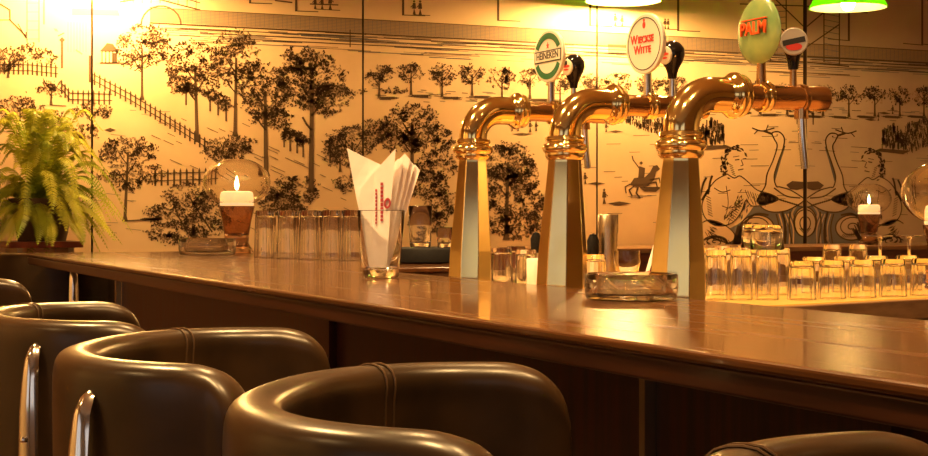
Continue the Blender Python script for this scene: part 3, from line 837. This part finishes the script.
        onb(ell(.008, .002, .001, .0034, 16).build('badge_patch', M['badge_red'], fc), 0, -.005, 0)
    return root
tower(473, .022, 40, 'brass beer tower with green ringed white oval badge', 'ring', .027, 1.12, .018, -.006)
tower(565, .010, 26, 'brass beer tower with white oval badge and red lettering', 'script', .021, 1.15, .016, -.006)
tower(681, .000, 35, 'brass beer tower with green egg-shaped badge, nearest of the three', 'egg', 0, 1, .008, -.012)

# ------------------------------------------------------------------ glassware
def glass_prof(rb, rt, h, wall=.0022, base=.012, foot=.0):
    o = [(0, 0), (rb * .92, 0), (rb, .003), (rb + (rt - rb) * .5, h * .5), (rt, h - .001), (rt - wall * .5, h)]
    i = [(rt - wall, h - .001), (rb + (rt - rb) * .5 - wall, h * .5), (rb - wall, base + .002), (rb * .6, base), (0, base)]
    return o + i
proto = {}
def glass_obj(key, prof, name, m):
    if key not in proto:
        mb = MB().lathe(prof, 72 if key in ('tall', 'tum', 'short', 'medium') else 28)
        if key in ('tall', 'tum', 'short', 'medium'):       # softly fluted sides
            mb.v = [(x * (1 + .022 * math.cos(12 * math.atan2(y, x))), y * (1 + .022 * math.cos(12 * math.atan2(y, x))), z) for x, y, z in mb.v]
        o = mb.build(name, m); proto[key] = o; return o
    o = proto[key].copy(); C.objects.link(o); return o
def put_glass(key, prof, name, loc, label, cat, group, flip=0.0, m=None, rz=0.0):
    o = glass_obj(key, prof, name, m or M['glass'])
    o.location = loc; o.rotation_euler = (0, 0, rz)
    if flip:
        o.rotation_euler = (PI, 0, rz); o.location = Vector(loc) + Vector((0, 0, flip))
    return tag(o, label, cat, group)

# napkin glass
np_ = at_z(381, 277.5, BAR_Z)
ng = MB().lathe([(0, 0), (.033, 0), (.0355, .004), (.0365, .018), (.041, .06), (.0475, .131), (.0465, .132), (.0455, .131), (.039, .06), (.034, .02), (.02, .016), (0, .016)], 36).build('napkin_glass', M['glass'])
ng.location = np_ + Vector((0, 0, .0005)); tag(ng, 'tapering clear glass holding white paper napkins', 'glass')
def napkin(label, pts, off, yaw, tilt, prints=False):
    """folded paper: outline pts (x, z) seen from the front, doubled over as a thin fold with a soft bow"""
    m = MB(); n = len(pts); th = .0016
    cx = sum(p[0] for p in pts) / n
    front = [(x, -th - .12 * (x - cx) ** 2 / .05, z) for x, z in pts]; back = [(x, th - .12 * (x - cx) ** 2 / .05, z) for x, z in pts]
    m.add(front + back, [tuple(range(n - 1, -1, -1)), tuple(range(n, 2 * n))] + [(i, (i + 1) % n, n + (i + 1) % n, n + i) for i in range(n)], 0, False)
    o = m.build('paper_napkin', M['napkin'])
    o.matrix_world = Matrix.Translation(np_ + Vector((off[0], off[1], .018))) @ Matrix.Rotation(-TH + yaw, 4, 'Z') @ Matrix.Rotation(tilt, 4, 'Y')
    tag(o, label, 'napkin', 'paper napkins in the glass')
    if prints:
        pr = ell(.0068, .0105, 0, .003, 20, (.0036, .0062)).build('logo', M['napkin_red'], o)
        pr.matrix_local = Matrix.Translation((.0135, -th - .0012, .128)) @ Matrix.Rotation(PI / 2, 4, 'X') @ Matrix.Rotation(-.1, 4, 'Z')
        pt = MB(); rr_ = random.Random(3)
        z = .09
        while z < .17:
            h_ = rr_.uniform(.003, .007); pt.box(.000, .0052, -th - .0024, -th - .0004, z, z + h_); z += h_ + rr_.uniform(.0015, .003)
        pt.build('print', M['napkin_red'], o)
        pr2 = pt.build('print', M['napkin_red'], o); pr2.location = (-.010, 0, .004); pr2.scale = (.6, 1, .9)
    return o
def off(r, f): return (CS * r + SN * f, -SN * r + CS * f)    # right / away as the viewer sees it
napkin('front paper napkin, broad folded triangle with its peak to the right', [(-.020, .0), (.012, 0), (.020, .12), (.030, .235), (-.012, .190), (-.040, .155), (-.034, .10)], off(0, -.016), 0, 0, True)
napkin('paper napkin at the left of the glass, its sharp point sticking out', [(-.018, .0), (.010, 0), (.012, .20), (-.020, .215), (-.062, .236), (-.050, .17), (-.036, .10)], off(-.004, -.009), .05, 0)
for k, (x, z, a) in enumerate(((.036, .216, .05), (.046, .226, .10), (.052, .214, .13), (.060, .205, .16))):
    napkin(['narrow folded paper napkin next to the broad front one', 'paper napkin second from the right edge of the fan, tallest of the narrow ones',
            'paper napkin just inside the rightmost fold', 'rightmost paper napkin of the fan, leaning out over the rim'][k],
           [(-.010, .0), (.008, 0), (x * .75 + .004, .13), (x + .010, z - .012), (x, z), (x - .018, z - .018), (x * .5 - .014, .12)], off(.003 * k - .002, -.002 + .0062 * k), -.03 * k, 0)
# red print on the edges of the narrow napkins is carried by small printed strips of those napkins
nk = [o for o in C.objects if o.name.startswith('paper_napkin')][2:5]
for j, o in enumerate(nk):
    t_ = MB()
    for q in range(2): t_.box(.012 + .006 * q + .003 * j, .0145 + .006 * q + .003 * j, -.0050, -.0040, .098 + .004 * j, .118 + .004 * j)
    t_.build('print', M['napkin_red'], o)

# ashtrays
def ashtray_prof(r, h):
    return [(0, 0), (r * .93, 0), (r * .97, .003), (r, h * .5), (r * .99, h - .003), (r * .97, h), (r * .88, h), (r * .86, h - .003), (r * .84, h * .32), (r * .78, h * .23), (0, h * .21)]
a1 = MB().lathe(ashtray_prof(.0685, .038), 40).build('ashtray', M['glass'])
a1.location = at_z(634, 299.5, BAR_Z) + Vector((-.005, 0, .0005)); tag(a1, 'clear round glass ashtray in front of the nearest beer tower', 'ashtray')
a2 = MB().lathe(ashtray_prof(.088, .05), 40).build('ashtray', M['glass'])
a2.location = at_z(221, 254, BAR_Z) + Vector((-.06, -.06, .0005)); tag(a2, 'clear round glass ashtray at the foot of the left candle lamp', 'ashtray')

# candle lamps
def candle_lamp(label, s=1.0):
    root = thing('candle_lamp', label, 'candle lamp', group='candle lamps with glass globes')
    hb = .150
    MB().lathe([(0, 0), (.052 * s, 0), (.054 * s, .004), (.05 * s, .012), (.038 * s, .03), (.040 * s, .06), (.046 * s, .10), (.058 * s, hb), (.0555 * s, hb), (.0435 * s, .10), (.037 * s, .062), (.02 * s, .056), (0, .055)], 36).build('holder', M['amber_glass'] if s == 1.0 else M['glass'], root)
    gl = []; n = 22; rg, rv = .108 * s, .078; zc = hb + .076
    for k in range(n + 1):
        a = math.radians(-66 + 136 * k / n); gl.append((rg * math.cos(a), zc + rv * math.sin(a)))
    inner = [(r - .0018, z) for r, z in reversed(gl)]
    MB().lathe(gl + inner, 48, closed=True).build('globe', M['thin_glass'], root)
    c = MB().lathe([(0, hb + .001), (.053 * s, hb + .001), (.054 * s, hb + .006), (.053 * s, hb + .036), (.050 * s, hb + .045), (.042 * s, hb + .048), (.03 * s, hb + .044), (0, hb + .042)], 32).build('candle', M['wax'], root)
    MB().tube([(0, 0, hb + .04), (0, 0, hb + .056)], .0015, 6).build('wick', M['matte_black'], c)
    MB().lathe([(0, hb + .050), (.005, hb + .056), (.0075, hb + .066), (.006, hb + .078), (.0025, hb + .092), (0, hb + .098)], 16).build('flame', M['flame'], c)
    return root
l1 = candle_lamp('lit candle in a glass globe at the far left of the bar top')
l1.location = at_z(236, 253.5, BAR_Z) + Vector((.02, .06, .0005))
l2 = copy_tree(l1); l2['label'] = 'small lit candle in a glass globe on the ledge at right'
l2.location = Vector((*at_Y(869, 241, 5.52).xy, 1.0855)); l2.scale = (.92, .92, .92)
l3 = copy_tree(l1); l3['label'] = 'candle globe cut by right edge of the photo, among the glasses'
pp = depth(948, 262, 3.55); l3.location = (pp.x, pp.y, WORK_Z + .0025); l3.scale = (.98, .98, .98)

# tall tumblers on the far part of the bar
TALL = glass_prof(.0245, .029, .135, .003, .018)
tl = [(264, 257.5), (287, 258.5), (309, 259.5), (331, 260), (352, 260.5), (268, 252.8), (291, 253.5), (314, 255), (337, 256)]
nm = ['first from the candle lamp in the front row', 'second from the candle lamp in the front row', 'third from the candle lamp in the front row', 'fourth from the candle lamp in the front row', 'fifth in the front row, right behind the napkin glass',
      'first from the candle lamp in the rear row', 'second from the candle lamp in the rear row', 'third from the candle lamp in the rear row', 'fourth in the rear row, nearest the napkin glass']
for (x, y), s_ in zip(tl, nm):
    put_glass('tall', TALL, 'tumbler', at_z(x, y, BAR_Z) + Vector((0, 0, .0005)), 'upturned tall clear tumbler, ' + s_, 'glass', 'tall tumblers on the bar beside the candle', .135)
tr = MB().lathe([(0, 0), (.085, 0), (.09, .004), (.09, .036), (.086, .040), (0, .040)], 40).build('round_tray', M['matte_black'])
tp = at_z(428, 263, BAR_Z); tr.location = tp + Vector((0, .0, .0005)); tag(tr, 'black round drip tray behind the first beer tower', 'tray')
put_glass('traytall', glass_prof(.027, .031, .105, .002, .012), 'tumbler', tp + Vector((*off(-.02, .01), .041)), 'clear tumbler standing on the black round tray', 'glass', 'glasses on the black tray')
put_glass('shot', glass_prof(.018, .022, .05, .002, .01), 'shot_glass', tp + Vector((*off(.042, -.01), .041)), 'small shot glass on the black tray beside the tower', 'glass', 'glasses on the black tray')

# between the towers, on the working counter
def wk_at(px, X): p = at_X(px, 300, X); return Vector((X, p.y, WORK_Z + .0005))
MEDIUM = glass_prof(.022, .026, .098, .002, .012)
for k, (px, X, s_) in enumerate(((502, 1.52, 'left of the three between first and second tower'), (516, 1.62, 'middle of the three between first and second tower'), (526, 1.50, 'right of the three between first and second tower'),
                                 (594, 1.44, 'in the gap right of the second tower'))):
    put_glass('medium', MEDIUM, 'tumbler', wk_at(px, X), 'clear tumbler behind the bar, ' + s_, 'glass', 'tumblers behind the taps', .098)
WINE = [(0, 0), (.032, 0), (.032, .002), (.008, .006), (.004, .012), (.004, .05), (.012, .058), (.03, .075), (.036, .098), (.033, .128), (.0315, .128), (.0342, .098), (.028, .077), (.01, .062), (0, .060)]
put_glass('wine', WINE, 'wine_glass', wk_at(627, 1.60), 'stemmed glass between the second and third tower, beside the steel canister', 'glass', 'stemmed glasses behind the bar')
C.objects['wine_glass'].scale = (.78, .78, .78)
cn = thing('steel_canister', 'tall brushed steel cylinder between the second and third tower', 'canister', wk_at(608, 1.60))
MB().lathe([(0, 0), (.0195, 0), (.0195, .135), (0, .135)], 28).build('body', M['steel'], cn)
MB().lathe([(0, .135), (.0215, .135), (.0215, .172), (.0195, .174), (.0185, .172), (.018, .150), (0, .150)], 28).build('cap', M['steel'], cn)
def brush(px, X, label):
    r_ = thing('glass_brush', label, 'brush', wk_at(px, X), group='black glass-washing brushes')
    MB().lathe([(0, 0), (.02, 0), (.02, .006), (.006, .01), (.006, .095), (0, .095)], 16).build('handle', M['white'], r_)
    b_ = MB(); q = random.Random(px)
    for k in range(420):
        a, z = q.uniform(0, 2 * PI), q.uniform(.088, .135); rr = .0165 * (1 - max(0, (z - .122) / .03)) 
        c_, s_ = math.cos(a), math.sin(a)
        b_.add([(c_ * .003 - s_ * .0007, s_ * .003 + c_ * .0007, z), (c_ * .003 + s_ * .0007, s_ * .003 - c_ * .0007, z), (c_ * rr, s_ * rr, z + q.uniform(-.002, .004))], [(0, 1, 2)], 0, False)
    b_.lathe([(0, .085), (.0115, .09), (.0125, .12), (.007, .132), (0, .134)], 16)
    b_.build('bristles', M['matte_black'], r_)
brush(593, 1.56, 'black round glass brush left of the steel cylinder')
brush(536, 1.58, 'black round glass brush peeking out left of the second tower')
wp = MB().lathe([(0, 0), (.018, 0), (.02, .004), (.0215, .082), (.0195, .084), (.0185, .08), (.017, .01), (0, .008)], 24).build('white_cup', M['white'])
wp.location = wk_at(537, 1.44); tag(wp, 'white plastic cup half hidden left of the second tower', 'cup')
st = MB(); s0 = wk_at(636, 1.42); st.tube([(0, 0, 0), (.02, 0, .06), (.040, 0, .118)], [.004, .0055, .006], 10, flat=.35)
so = st.build('stirrer', M['white']); so.location = s0; tag(so, 'white plastic stirrer leaning against the nearest beer tower', 'stirrer')
MB().lathe([(0, -.003), (.004, -.002), (.004, .002), (0, .003)], 12, (.022, -.006, .07)).build('red_dot', M['badge_red'], so)

# glasses standing on the lit panel at right
TUM = glass_prof(.0205, .0242, .100, .003, .013)
SHORT = glass_prof(.0255, .0292, .078, .003, .013)
base_z = WORK_Z + .0025
spots = []
G1, G2 = 'tall tumblers on the lit counter', 'short tumblers on the lit counter'
words = ['first', 'second', 'third', 'fourth', 'fifth', 'sixth', 'seventh', 'eighth']
for k, px in enumerate((716, 741, 767)):
    put_glass('tum', TUM, 'tumbler', at_z(px, 299.6, base_z), 'upturned tumbler on the lit counter, %s from the tower in the front row' % words[k], 'glass', G1, .100)
for k, px in enumerate((709, 733, 757, 780)):
    put_glass('tum', TUM, 'tumbler', at_z(px, 294.5, base_z), 'upturned tumbler on the lit counter, %s from the tower in the second row' % words[k], 'glass', G1, .100)
put_glass('stk', glass_prof(.031, .0345, .05, .0025, .012), 'tumbler', at_z(767, 299.6, base_z) + Vector((0, 0, .1005)), 'low tumbler stacked on top of the front row, right end', 'glass', 'stacked tumblers', .05)
put_glass('stk', None, 'tumbler', at_z(757, 294.5, base_z) + Vector((0, 0, .1005)), 'low tumbler stacked on top of the second row, behind the other stacked one', 'glass', 'stacked tumblers', .05)
for k, px in enumerate((802, 832, 862, 893, 924)):
    y = 299.5 - (px - 802) * .035
    put_glass('short', SHORT, 'tumbler', at_z(px, y, base_z), 'upturned short tumbler on the lit counter, %s in the front row' % words[k], 'glass', G2, .078)
for k, px in enumerate((814, 845, 876, 907)):
    y = 292.5 - (px - 802) * .03
    put_glass('short', SHORT, 'tumbler', at_z(px, y, base_z), 'short tumbler in the second row on the lit counter, %s from the left' % words[k], 'glass', G2, .078)
for k, (px, y, s_) in enumerate(((722, 289.5, 'first'), (746, 289.5, 'second'), (771, 289.2, 'third'))):
    put_glass('tum', TUM, 'tumbler', at_z(px, y, base_z), 'upturned tumbler on the lit counter, %s from the tower in the back row' % s_, 'glass', G1, .100)
for k, (px, y, s_) in enumerate(((832, 287.0, 'left'), (858, 286.4, 'right'))):
    put_glass('tum', TUM, 'tumbler', at_z(px, y, base_z), 'taller tumbler sticking up behind the short ones, %s of the two' % s_, 'glass', G1, .100)
STEM = [(0, 0), (.030, 0), (.030, .002), (.007, .005), (.0038, .012), (.0038, .045), (.012, .055), (.029, .072), (.034, .095), (.031, .122), (.0295, .122), (.0322, .095), (.027, .075), (.01, .060), (0, .057)]
for k, (px, y) in enumerate(((880, 287.5), (909, 286.5), (934, 285))):
    put_glass('stem', STEM, 'wine_glass', at_z(px, y, base_z), 'upturned stemmed glass behind the short tumblers, %s from the left' % words[k], 'glass', 'upturned stemmed glasses', .122)

# ------------------------------------------------------------------ fern on a stand
fp = at_Y(42, 240, 5.70); SHZ = 1.126
ps = thing('wall_shelf', 'small wooden wall shelf hidden under the fern', 'shelf', (fp.x, 0, 0))
MB().box(-.13, .13, 5.60, WALL_Y - .002, SHZ - .022, SHZ).build('board', M['red_wood'], ps, bevel=.002)
for sx_ in (-.09, .09):
    MB().prism([(sx_ - .01, 5.62), (sx_ + .01, 5.62), (sx_ + .01, WALL_Y - .002), (sx_ - .01, WALL_Y - .002)], SHZ - .045, SHZ - .022).build('bracket', M['steel'], ps)
fr = thing('potted_fern', 'big bushy green fern at left in front of the mural', 'potted plant', (fp.x, fp.y, SHZ + .0005))
pt = MB().lathe([(0, 0), (.085, 0), (.11, .13), (.12, .13), (.12, .155), (.105, .155), (.1, .13), (0, .13)], 32).build('pot', M['pot'], fr)
MB().lathe([(0, .125), (.098, .125), (.09, .142), (0, .145)], 24).build('soil', M['soil'], pt)
fm = MB(); q = random.Random(5)
def frond(az, reach, rise, droop):
    n = 22; pts = []
    if math.sin(az) < 0: droop = min(droop, .145 + .6 * rise)      # keep clear of the stool below
    for k in range(n + 1):
        t = k / n
        r = reach * (t ** .85); z = .14 + rise * math.sin(min(1, t * 1.15) * PI * .62) - droop * t ** 2.4
        w_ = .018 * math.sin(t * 4 + az)
        pts.append(Vector((r * math.cos(az) - w_ * math.sin(az), r * math.sin(az) + w_ * math.cos(az), z)))
    fm.tube(pts, [.0022 * (1 - .8 * k / n) for k in range(n + 1)], 4)
    NP = 36
    for k in range(3, NP):
        t = k / NP; i = min(n - 1, int(t * n)); u = t * n - i
        p = pts[i].lerp(pts[i + 1], u); tg = (pts[i + 1] - pts[i]).normalized()
        side = tg.cross(Vector((0, 0, 1))).normalized(); upn = side.cross(tg).normalized()
        L_ = .038 * math.sin(PI * min(1, .12 + .88 * t)) ** .7 * q.uniform(.85, 1.1)
        for s_ in (-1, 1):
            d_ = (side * s_ + tg * .45 - upn * .25).normalized(); w2 = tg * .0033
            a = p; e = p + d_ * L_ - Vector((0, 0, .12 * L_))
            m1 = p + d_ * L_ * .35
            fm.add([a - w2 * .6, m1 - w2, e, m1 + w2, a + w2 * .6], [(0, 1, 2, 3, 4)], 0, False)
for k in range(150):
    az = 2 * PI * k * .382 + q.uniform(-.2, .2)
    lv = q.random()
    rc = q.uniform(.18, .34) * (1.0 - .3 * (lv < .35))
    # keep the fronds off the wall behind
    if fp.y + rc * math.sin(az) > WALL_Y - .07: rc = max(.08, (WALL_Y - .08 - fp.y) / max(.2, math.sin(az)))
    frond(az, rc, q.uniform(-.04, .24) if lv > .35 else q.uniform(.20, .38), q.uniform(.12, .30) if lv > .35 else .09)
fm.flat_print = True
fm.build('foliage', M['fern'], fr)

# ------------------------------------------------------------------ lamps
def pendant(label, loc, watt):
    root = thing('pendant_lamp', label, 'pendant lamp', loc, group='green shaded pendant lamps')
    sh = [(.165, 0), (.160, .012), (.142, .045), (.108, .085), (.062, .112), (.038, .124), (.036, .15), (.028, .158), (0, .16)]
    MB().lathe(sh + [(0, .154), (.026, .152), (.033, .146), (.034, .12), (.058, .107), (.104, .080), (.138, .041), (.156, .010), (.161, .0)], 48, closed=True).build('shade', M['green_glass'], root)
    ins = [(.1605, .0005), (.1552, .010), (.137, .0405), (.103, .0795), (.057, .1065), (.033, .119), (0, .120)]
    MB().lathe(ins + [(0, .1185), (.032, .1175), (.056, .105), (.102, .078), (.136, .039), (.1542, .0095), (.1595, .0005)], 48, closed=True).build('shade_lining', M['shade_in'], root)
    MB().lathe([(0, .118), (.016, .118), (.018, .075), (.0, .072)], 16).build('socket', M['brass'], root)
    MB().lathe([(0, -.012), (.018, -.006), (.028, .010), (.029, .022), (.022, .046), (.014, .072), (0, .073)], 20).build('bulb', mat('bulb', (1, .9, .7), .5, emit=(1, .56, .18), es=watt), root)
    MB().tube([(0, 0, .158), (0, 0, RZ - loc[2])], .004, 8).build('cord', M['matte_black'], root)
    return root
pl = at_Y(112, -40, 5.62)
pendant('green glass pendant lamp above the left end of the mural', (pl.x, 5.66, 2.13), 2100)
p2 = at_Y(628, 3, 5.62); pendant('green pendant lamp over the white badge, cut by top edge', (p2.x, 5.66, 2.134), 1900)
p3 = at_Y(848, 8, 5.25); pendant('green pendant lamp at the upper right, white inside its shade', (p3.x, 5.25, p3.z), 260)

def downlight(x, y, watt, spot=110, blend=.6):
    o = thing('unseen_downlight', 'round unseen downlight in the ceiling, for the bar, stools and added wall wash', 'ceiling light', (x, y, RZ), group='recessed ceiling downlights')
    MB().lathe([(.05, -.001), (.07, -.001), (.07, -.008), (.05, -.012)], 28, closed=True).build('ring', M['brass'], o)
    MB().lathe([(0, -.001), (.049, -.001), (.049, -.006), (0, -.006)], 24).build('lamp_disc', M['downlight'], o)
    li = bpy.data.lights.new('downlight_beam', 'SPOT'); li.energy = watt; li.color = (1, .60, .23); li.spot_size = math.radians(spot); li.spot_blend = blend; li.shadow_soft_size = .05
    lo = bpy.data.objects.new('downlight_beam', li); C.objects.link(lo); lo.parent = o; lo.location = (0, 0, -.03)
for x, y, w_ in ((1.05, .9, 120), (1.05, 2.5, 120), (1.05, 4.1, 130), (2.3, 3.2, 115), (.15, 2.5, 210), (.35, .9, 210), (3.6, 3.2, 70), (-1.6, 1.6, 120), (-1.6, 4.0, 120), (3.4, .6, 120), (-2.15, 3.8, 200), (-2.15, 2.2, 160), (6.15, .0, 220), (6.15, 2.0, 120)):  # those towards the side walls: unseen washers added so brass mirrors warm plaster
    downlight(x, y, w_)

# ------------------------------------------------------------------ world, camera, view
wd = bpy.data.worlds.new('World'); SC.world = wd; wd.use_nodes = True
wd.node_tree.nodes['Background'].inputs[0].default_value = (.5, .6, .8, 1); wd.node_tree.nodes['Background'].inputs[1].default_value = .3
cam = bpy.data.cameras.new('Camera'); co = bpy.data.objects.new('Camera', cam); C.objects.link(co)
co.location = (0, 0, EYE); co.rotation_euler = (PI / 2, 0, -TH)
cam.sensor_fit = 'HORIZONTAL'; cam.sensor_width = 36; cam.lens = F / 928 * 36; cam.shift_y = -(228 - HZ) / 928
cam.clip_start = .05
SC.camera = co
SC.view_settings.view_transform = 'Standard'; SC.view_settings.look = 'None'; SC.view_settings.gamma = 1; SC.view_settings.use_curve_mapping = False
SC.view_settings.exposure = 0.3
SC.cycles.use_denoising = True
SC.cycles.max_bounces = 16; SC.cycles.transmission_bounces = 14; SC.cycles.glossy_bounces = 6; SC.cycles.diffuse_bounces = 4
SC.cycles.sample_clamp_indirect = 10.0
